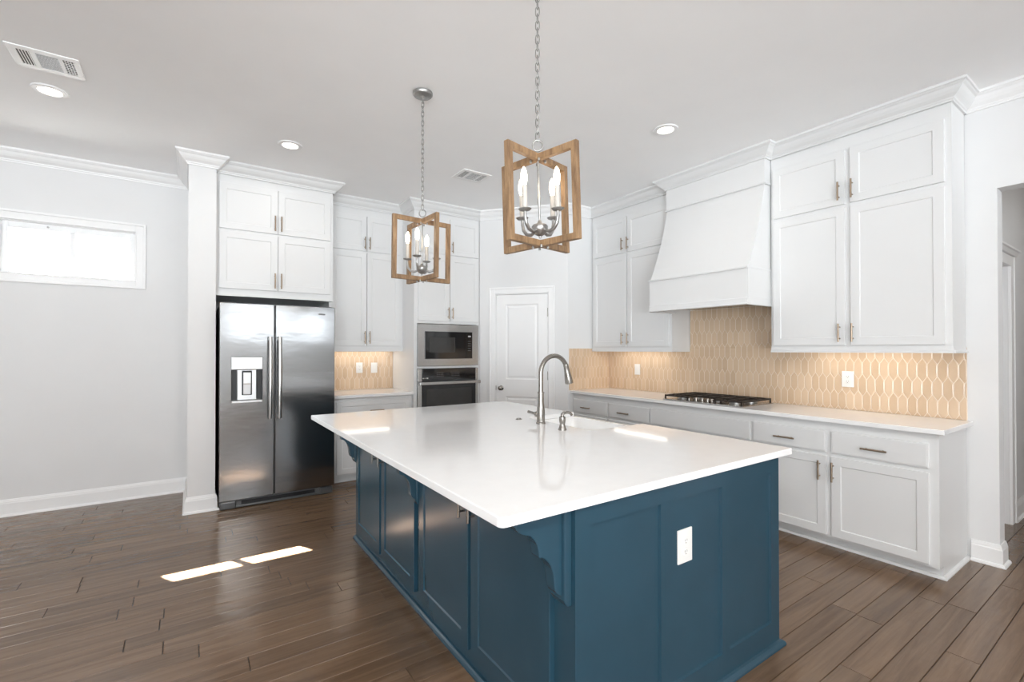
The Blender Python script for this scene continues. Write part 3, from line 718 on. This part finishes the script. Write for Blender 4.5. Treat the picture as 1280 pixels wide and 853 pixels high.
# farmhouse sink
sk = obj('farmhouse_sink', MB(), 'fireclay')
tag(sk, 'white farmhouse sink set in the far edge of the island', 'sink')
bm = bmesh.new(); me = sk.data
sx0, sx1, sy0, sy1, zb, zt = 1.90, 2.412, 1.980, 2.680, 0.655, 0.8835
def rr_rect(x0, x1, y0, y1, r, z, n=5): return [(x, y, z) for x, y in arc(x0+r, y0+r, r, 180, 270, n)+arc(x1-r, y0+r, r, 270, 360, n)+arc(x1-r, y1-r, r, 0, 90, n)+arc(x0+r, y1-r, r, 90, 180, n)]
m_ = MB(); m_.bm.free(); m_.bm = bm
m_.rings([rr_rect(sx0, sx1, sy0, sy1, 0.012, zb), rr_rect(sx0, sx1, sy0, sy1, 0.012, zt-0.004), rr_rect(sx0+.004, sx1-.004, sy0+.004, sy1-.004, 0.010, zt), rr_rect(sx0+.030, sx1-.030, sy0+.030, sy1-.030, 0.04, zt), rr_rect(sx0+.034, sx1-.034, sy0+.034, sy1-.034, 0.04, zt-0.006), rr_rect(sx0+.045, sx1-.045, sy0+.045, sy1-.045, 0.05, zb+0.03)])
bmesh.ops.recalc_face_normals(bm, faces=bm.faces[:]); bm.to_mesh(me); bm.free(); smooth_mesh(me, 40)
obj('drain', MB().lathe([(0.045,0),(0.045,0.003),(0.03,0.003),(0.03,0.001),(0.0,0.001)], (2.15, 2.33, zb+0.0302), 20), 'nickel', sk)
# faucet
fc = thing('faucet', (1.845, 2.369, 0.914), 'tall brushed nickel gooseneck faucet with pull-down spray head', 'faucet')
obj('faucet_body', MB().lathe([(0.030,0.0002),(0.030,0.008),(0.0265,0.012),(0.0265,0.050),(0.0262,0.085),(0.0225,0.110),(0.0190,0.135),(0.0190,0.190),(0.0180,0.196)], (1.845, 2.369, 0.914), 24), 'nickel', fc, smooth=40)
obj('collar', MB().lathe([(0.0215,0),(0.0215,0.008),(0.017,0.010)], (1.845, 2.369, 1.108), 24), 'nickel', fc, smooth=40)
path = [(1.845, 2.369, 1.112), (1.845, 2.369, 1.16), (1.845, 2.369, 1.215)]
cx, cz, ra = 1.955, 1.236, 0.110
path += [(cx-ra*math.cos(math.radians(a)), 2.369, cz+ra*math.sin(math.radians(a))) for a in range(4, 166, 9)]
lx, lz = path[-1][0], path[-1][2]
obj('spout', MB().tube(path, 0.0150, 16), 'nickel', fc, smooth=60)
dv = Vector((0.24, 0, -0.97)).normalized()
obj('spray_head', MB().lathe([(0.0165,-0.01),(0.0175,0.0),(0.0170,0.004),(0.0185,0.03),(0.0235,0.075),(0.0270,0.112),(0.0265,0.120),(0.020,0.122)], (lx, 2.369, lz), 20, dv), 'nickel', fc, smooth=40)
lv = obj('lever', MB().lathe([(0.0185,0),(0.0185,0.030),(0.016,0.034)], (1.845, 2.369+0.018, 0.970), 16, (0,1,0)), 'nickel', fc, smooth=40)
obj('lever_handle', MB().tube([(1.845, 2.41, 0.970), (1.845, 2.435, 0.972), (1.845, 2.475, 0.974), (1.845, 2.50, 0.975)], [0.015, 0.010, 0.0095, 0.0115], 12), 'nickel', lv, smooth=50)
# soap dispenser and disposal button
so = thing('soap_dispenser', (1.803, 2.110, 0.914), 'short brushed nickel soap dispenser beside the faucet', 'soap dispenser')
obj('bottle_neck', MB().lathe([(0.025,0.0002),(0.025,0.004),(0.019,0.020),(0.0155,0.036),(0.018,0.046),(0.0195,0.060),(0.0185,0.078),(0.010,0.082)], (1.803, 2.110, 0.914), 20), 'nickel', so, smooth=40)
obj('pump_spout', MB().tube([(1.803,2.110,0.992),(1.803,2.110,1.006),(1.815,2.110,1.014),(1.84,2.110,1.016),(1.863,2.110,1.010),(1.876,2.110,0.996)], [0.010,0.010,0.010,0.009,0.008,0.008], 12), 'nickel', so, smooth=60)
bt = obj('air_switch', MB().lathe([(0.022,0.0002),(0.022,0.003),(0.018,0.005),(0.014,0.005),(0.014,0.009),(0.0,0.010)], (1.838, 2.602, 0.914), 20), 'nickel', smooth=40)
tag(bt, 'small round nickel disposal button on the island top behind the faucet', 'button')

# ------------------------------------------------------------------ refrigerator
fr = thing('refrigerator', (0.68, 5.1, 0), 'stainless side-by-side refrigerator with a water dispenser', 'refrigerator')
FX0, FXm, FX1, FF = 0.203, 0.630, 1.152, 4.72
obj('case', MB().box(FX0+0.004, FX1-0.004, 4.80, 5.56, 0.03, 1.775), 'darkgrey', fr, bevel=0.004)
obj('hinge_cover', MB().box(FX0+0.02, FX0+0.12, 4.76, 4.86, 1.776, 1.800), 'darkgrey', fr, bevel=0.004)
obj('hinge_cover', MB().box(FX1-0.12, FX1-0.02, 4.76, 4.86, 1.776, 1.800), 'darkgrey', fr, bevel=0.004)
# left door built around the dispenser recess
DX0, DX1, DZ0, DZ1 = 0.290, 0.533, 0.925, 1.322
def slab(mb, x0, x1, z0, z1, hole=None):
    if not hole: mb.box(x0, x1, FF, 4.792, z0, z1); return
    hx0, hx1, hz0, hz1 = hole
    O_ = [(x0,z0),(x1,z0),(x1,z1),(x0,z1)]; I_ = [(hx0,hz0),(hx1,hz0),(hx1,hz1),(hx0,hz1)]
    mb.rings([[(x,4.792,z) for x,z in I_],[(x,4.792,z) for x,z in O_],[(x,FF+.004,z) for x,z in O_],[(x,FF,z) for x,z in [(x0+.004,z0+.004),(x1-.004,z0+.004),(x1-.004,z1-.004),(x0+.004,z1-.004)]],[(x,FF,z) for x,z in I_]], closed=True)
mb = MB(); slab(mb, FX0, FXm-0.006, 0.078, 1.792, (DX0, DX1, DZ0, DZ1)); dL = obj('door', mb, 'steel_door', fr)
mb = MB(); slab(mb, FXm+0.006, FX1, 0.078, 1.792); dR = obj('door', mb, 'steel_door', fr, bevel=0.005)
obj('gasket', MB().box(FXm-0.01, FXm+0.01, 4.745, 4.80, 0.08, 1.79), 'black', fr)
for d, xc in ((dL, 0.590), (dR, 0.667)):
    n = 15; rg = []
    for i in range(n):
        t = i/(n-1); z = 0.768 + t*(1.503-0.768); bow = 0.040 + 0.022*math.sin(PI*t); wd = 0.017
        rg.append([(xc+wd*math.cos(a)*1.0, FF-bow+0.010*math.sin(a), z) for a in [2*PI*k/14 for k in range(14)]])
    mb = MB(); mb.rings(rg); mb.box(xc-0.012, xc+0.012, FF-0.042, FF+0.001, 0.775, 0.80); mb.box(xc-0.012, xc+0.012, FF-0.042, FF+0.001, 1.47, 1.495)
    obj('handle', mb, 'steel', d, smooth=40)
ds = obj('dispenser', MB().box(DX0, DX1, FF+0.060, FF+0.070, DZ0, 1.21).box(DX0, DX0+0.004, FF+0.004, FF+0.06, DZ0, 1.21).box(DX1-0.004, DX1, FF+0.004, FF+0.06, DZ0, 1.21), 'black', dL)
dsp = dL
mb = MB().box(DX0+0.001, DX1-0.001, FF-0.008, FF+0.06, 1.212, DZ1-0.001); obj('dispenser_panel', mb, 'silver_panel', dsp, bevel=0.004)
mb = MB().prism([(FF+0.058,0.944),(FF+0.02,0.944),(FF+0.03,1.208),(FF+0.058,1.208)], 'x', DX0+0.048, DX1-0.048); obj('dispenser_back', mb, 'silver_panel', dsp, bevel=0.003)
mb = MB(); mb.box(DX0+0.082, DX1-0.082, FF+0.014, FF+0.03, 0.985, 1.20); obj('paddle_recess', mb, 'black', dsp, bevel=0.006)
mb = MB(); mb.prism([(FF+0.015,0.992),(FF+0.006,0.992),(FF+0.002,1.08),(FF-0.002,1.09),(FF-0.002,1.185),(FF+0.015,1.19)], 'x', DX0+0.092, DX1-0.092); obj('paddle', mb, 'silver_panel', dsp, bevel=0.003)
mb = MB().box(DX0+0.002, DX1-0.002, FF-0.010, FF+0.06, DZ0-0.004, DZ0+0.016); obj('drip_tray', mb, 'silver_panel', dsp, bevel=0.003)
obj('badge', MB().box(1.005, 1.062, FF-0.003, FF+0.001, 1.716, 1.730), 'grey_plastic', dR, bevel=0.001)
mb = MB()
for i in range(9): mb.box(1.009+i*0.0056, 1.0125+i*0.0056, FF-0.0036, FF-0.0028, 1.720, 1.727)
obj('badge_lettering', mb, 'darkgrey', dR)
gr = obj('kick_grille', MB().box(FX0+0.01, FX1-0.01, 4.765, 4.81, 0.012, 0.070), 'darkgrey', fr, bevel=0.006)
obj('grille_slot', MB().box(FX0+0.17, FX1-0.17, 4.758, 4.766, 0.026, 0.058), 'black', gr)
for x0_, x1_ in ((FX0+0.01, FX0+0.13), (FX1-0.13, FX1-0.01)):
    obj('foot_cover', MB().box(x0_, x1_, 4.745, 4.80, 0.0, 0.068), 'foot_grey', gr, bevel=0.010)
obj('grille_lip', MB().box(FX0+0.13, FX1-0.13, 4.750, 4.770, 0.004, 0.022), 'foot_grey', gr, bevel=0.004)

# ------------------------------------------------------------------ pendants
def pendant(x, y, ang, label, tilt, aoff):
    r = thing('pendant_lantern', (x, y, CZ), label, 'pendant light', 'wooden lantern pendants over the island')
    zt, zb = 2.235-CZ, 1.832-CZ; W = 0.206; bw = 0.028; th = 0.024
    # the lantern hangs a touch out of plumb from its top ring
    Rt = Vector((0.825, -0.565, 0)); axis = Vector((0,0,-1)).cross(Rt).normalized()
    TM = Matrix.Translation((0,0,zt+0.05)) @ Matrix.Rotation(math.radians(tilt), 4, axis) @ Matrix.Translation((0,0,-zt-0.05))
    def part(name, mb, m, p=r, **k): return obj(name, mb.xform(TM), m, p, local=True, **k)
    obj('canopy', MB().lathe([(0.0,-0.034),(0.012,-0.032),(0.016,-0.026),(0.058,-0.022),(0.064,-0.014),(0.064,-0.002),(0.060,0.0)], (0,0,0), 28), 'ant_nickel', r, smooth=40, local=True)
    mb = MB(); z = -0.034; k = 0; L = 0.040; r0 = 0.0022; top = zt+0.062
    n = int(round((z-top)/ (L-0.010))); step = (z-top)/n
    for k in range(n):
        zc = z - step*(k+0.5); hl = step/2+0.006; pts = []
        for a in [2*PI*j/14 for j in range(14)]:
            u = 0.0085*math.cos(a); v = hl*math.copysign(abs(math.sin(a))**0.6, math.sin(a))
            pts.append((u*math.cos(0.7+k%2*PI/2), u*math.sin(0.7+k%2*PI/2), zc+v))
        mb.tube(pts, r0, 6, True)
    obj('chain', mb, 'ant_nickel', r, smooth=60, local=True)
    a0 = math.atan2(-0.565, 0.825)
    part('hanging_ring', MB().tube([(0.021*math.cos(t)*math.cos(a0), 0.021*math.cos(t)*math.sin(a0), zt+0.038+0.024*math.sin(t)) for t in [2*PI*j/20 for j in range(20)]], 0.0042, 8, True), 'ant_nickel', smooth=60)
    for q in (0, 1):
        mt = Matrix.Rotation(math.radians(ang+90*q), 4, 'Z'); mb = MB()
        O_ = [(-W,zb),(W,zb),(W,zt),(-W,zt)]; I_ = [(-W+bw,zb+bw),(W-bw,zb+bw),(W-bw,zt-bw),(-W+bw,zt-bw)]
        mb.rings([[(a,-th/2,c_) for a,c_ in O_],[(a,th/2,c_) for a,c_ in O_],[(a,th/2,c_) for a,c_ in I_],[(a,-th/2,c_) for a,c_ in I_]], closed=True)
        part('wooden_frame', mb.xform(mt), 'wood', bevel=0.0025)
    mb = MB()
    for zz in (zt-bw-0.004, zb-0.001):
        for q in range(4):
            t = math.radians(ang+45+90*q)
            mb.lathe([(0.005,-0.006),(0.006,0),(0.004,0.006)], (0.032*math.cos(t), 0.032*math.sin(t), zz), 8)
    part('bolts', mb, 'ant_nickel', smooth=50)
    zh = 1.908-CZ
    part('centre_rod', MB().lathe([(0.0045,zh+0.03),(0.0045,zh+0.10),(0.0075,zh+0.115),(0.0075,zh+0.135),(0.0045,zh+0.15),(0.0045,zt-bw)], (0,0,0), 12), 'ant_nickel', smooth=50)
    hub = part('hub_bowl', MB().lathe([(0.0,zh-0.040),(0.006,zh-0.038),(0.006,zh-0.030),(0.014,zh-0.026),(0.026,zh-0.018),(0.034,zh-0.002),(0.036,zh+0.012),(0.030,zh+0.020),(0.012,zh+0.026),(0.006,zh+0.040)], (0,0,0), 24), 'ant_nickel', smooth=50)
    for q in range(4):
        t = math.radians(ang+aoff+90*q); dx, dy = math.cos(t), math.sin(t); Rr = 0.098; zd = 1.972-CZ
        ph = [(0.026, zh-0.006), (0.050, zh-0.016), (0.074, zh-0.010), (0.092, zh+0.012), (Rr, zh+0.040), (Rr, zd)]
        am = part('candle_arm', MB().tube([(a*dx, a*dy, c_) for a, c_ in ph], [0.007,0.0075,0.008,0.008,0.007,0.006], 10), 'ant_nickel', smooth=60)
        o_ = (Rr*dx, Rr*dy, 0)
        part('drip_dish', MB().lathe([(0.008,zd-0.004),(0.022,zd),(0.028,zd+0.006),(0.026,zd+0.007),(0.010,zd+0.003)], o_, 18), 'ant_nickel', am, smooth=50)
        part('candle_sleeve', MB().lathe([(0.0115,zd+0.003),(0.0105,zd+0.104),(0.008,zd+0.106)], o_, 14), 'candle', am, smooth=50)
        part('bulb', MB().lathe([(0.008,zd+0.106),(0.0110,zd+0.118),(0.0140,zd+0.134),(0.0132,zd+0.150),(0.010,zd+0.168),(0.004,zd+0.180),(0.0,zd+0.184)], o_, 14), 'bulb', am, smooth=60)
    return r
pendant(1.240, 1.615, 13.86, 'nearer wooden lantern pendant with candle bulbs, hanging over the island front', 1.6, 0)
pendant(1.240, 2.840, 3.4, 'farther wooden lantern pendant, hanging left of the nearer one with its canopy in view', -0.6, 45)

# ------------------------------------------------------------------ ceiling fittings
rl = thing('recessed_light', (-0.755, 4.175, CZ), 'round recessed ceiling light beside the left vent', 'ceiling light', 'recessed ceiling lights')
obj('trim_ring', MB().lathe([(0.058,-0.003),(0.061,-0.009),(0.066,-0.010),(0.088,-0.006),(0.092,-0.0005),(0.092,0.0)], (0,0,0), 32).xform(Matrix.Identity(4)), 'trim', rl, smooth=40, local=True)
obj('lens', MB().lathe([(0.0,-0.0045),(0.0585,-0.0045),(0.0585,-0.003)], (0,0,0), 32), 'lens', rl, local=True)
DOWN = 26.0
def downlight(x, y, k=1.0):
    l = bpy.data.lights.new('downlight', 'AREA'); l.shape = 'DISK'; l.size = 0.10; l.energy = DOWN*k; l.color = (1.0, 0.96, 0.91)
    o = bpy.data.objects.new('downlight', l); COL.objects.link(o); o.location = (x, y, CZ-0.010)
for x_, y_ in ((-2.4, -0.6), (-2.4, -3.2), (0.6, -0.9), (0.6, -3.2)):  # fill lamps added out of view to brighten counters and base cabinets
    dup(rl, (x_, y_, CZ), 0, 'unseen round recessed ceiling light added behind the camera as fill'); downlight(x_, y_, {-2.4: 1.5, 0.6: 1.45}[x_])
dup(rl, (5.6, -0.3, CZ), 0, 'unseen round recessed ceiling light added to brighten the hall'); downlight(5.6, -0.3, 0.25)  # added lamp, out of view, lifts the dark hall
for x_, y_ in ((-0.755, 4.175), (0.665, 4.18), (2.970, 2.273)): downlight(x_, y_, 0.09)
dup(rl, (0.665, 4.18, CZ), 0, 'round recessed ceiling light in front of the refrigerator cabinet')
dup(rl, (2.970, 2.273, CZ), 0, 'round recessed ceiling light in front of the range hood')
def vent(loc, rz, label, W=0.305, H=0.255):
    v = thing('ceiling_vent', loc, label, 'vent', 'ceiling air registers'); v.rotation_euler = (0,0,rz)
    z0, z1 = -0.006, -0.0002
    secs = [(-0.115, -0.062), (-0.038, 0.058), (0.076, 0.122)]; yv = 0.085
    mb = MB(); xs = [-W/2] + [q for s_ in secs for q in s_] + [W/2]
    for i in range(0, len(xs), 2): mb.box(xs[i], xs[i+1], -yv, yv, z0, z1)
    mb.box(-W/2, W/2, -H/2, -yv, z0, z1); mb.box(-W/2, W/2, yv, H/2, z0, z1)
    obj('face_plate', mb, 'trim', v, bevel=0.0015, local=True)
    obj('shade_plate', MB().box(-0.125, 0.13, -0.09, 0.09, -0.0018, -0.0006), 'vent_dark', v, local=True)  # flat dark plate paints the shade behind the louvers; nothing is hollow
    def slat(x0, x1, y0, y1): obj('louver', MB().box(x0, x1, y0, y1, -0.0048, -0.003), 'trim', v, local=True)
    for i in range(4): slat(secs[0][0]+0.009+i*0.0125, secs[0][0]+0.0132+i*0.0125, -yv, yv)
    for i in range(15): slat(secs[1][0], secs[1][1], -yv+0.008+i*0.0113, -yv+0.0101+i*0.0113)
    for i in range(3): slat(secs[2][0]+0.009+i*0.0125, secs[2][0]+0.0125+i*0.0125, -yv, yv)
    for i in range(7): slat(secs[2][0], secs[2][1], -yv+0.02+i*0.0225, -yv+0.0235+i*0.0225)
    return v
vent((-0.694, 3.768, CZ), 0, 'white ceiling vent at the far left beside a recessed light')
vent((2.228, 3.942, CZ), 0, 'white ceiling vent between the two pendants, near the pantry')

# ------------------------------------------------------------------ outlets and switches (built facing -Y, at the origin)
def outlet(kind, loc, rz, label, W=0.076, H=0.122):
    n = 'light_switch' if kind == 'switch' else 'wall_outlet'
    v = thing(n, loc, label, 'switch' if kind == 'switch' else 'outlet', 'white wall plates'); v.rotation_euler = (0,0,rz)
    obj('cover_plate', MB().box(-W/2, W/2, -0.006, 0, -H/2, H/2), 'plate', v, bevel=0.002, local=True)
    if kind == 'duplex':
        for z in (-0.021, 0.021):
            f = obj('socket', MB().lathe([(0.0165,0),(0.0165,0.0022),(0.015,0.003),(0.0,0.003)], (0,-0.006,z), 18, (0,-1,0)), 'plate', v, local=True)
            obj('slots', MB().box(-0.0075, -0.0055, -0.0095, -0.0088, z-0.002, z+0.006).box(0.0055, 0.0075, -0.0095, -0.0088, z-0.002, z+0.006).box(-0.002, 0.002, -0.0095, -0.0088, z-0.010, z-0.006), 'slot', f, local=True)
    elif kind == 'decora':
        f = obj('socket', MB().box(-0.0165, 0.0165, -0.0085, -0.005, -0.034, 0.034), 'plate', v, bevel=0.001, local=True)
        for z in (-0.018, 0.018):
            obj('slots', MB().box(-0.0075, -0.0055, -0.0095, -0.0084, z-0.002, z+0.006).box(0.0055, 0.0075, -0.0095, -0.0084, z-0.002, z+0.006).box(-0.002, 0.002, -0.0095, -0.0084, z-0.010, z-0.006), 'slot', f, local=True)
    else:
        obj('rocker', MB().prism([(-0.005,-0.033),(-0.0075,-0.033),(-0.0095,0.033),(-0.005,0.033)], 'x', -0.0165, 0.0165), 'plate', v, bevel=0.001, local=True)
    return v
outlet('decora', (1.647, 5.6, 1.172), 0, 'left of two white wall plates on the tile beside the refrigerator, with slots')
outlet('switch', (1.822, 5.6, 1.169), 0, 'right of two white wall plates on the tile beside the refrigerator, with a rocker')
outlet('switch', (4.2595, 3.655, 1.158), -PI/2, 'white switch plate on the tile between pantry corner and cooktop')
outlet('decora', (4.2595, 1.552, 1.155), -PI/2, 'white outlet plate on the tile right of the cooktop', 0.082, 0.124)
outlet('duplex', (1.582, 1.130, 0.628), 0, 'white outlet plate on the blue island end panel', 0.088, 0.130)
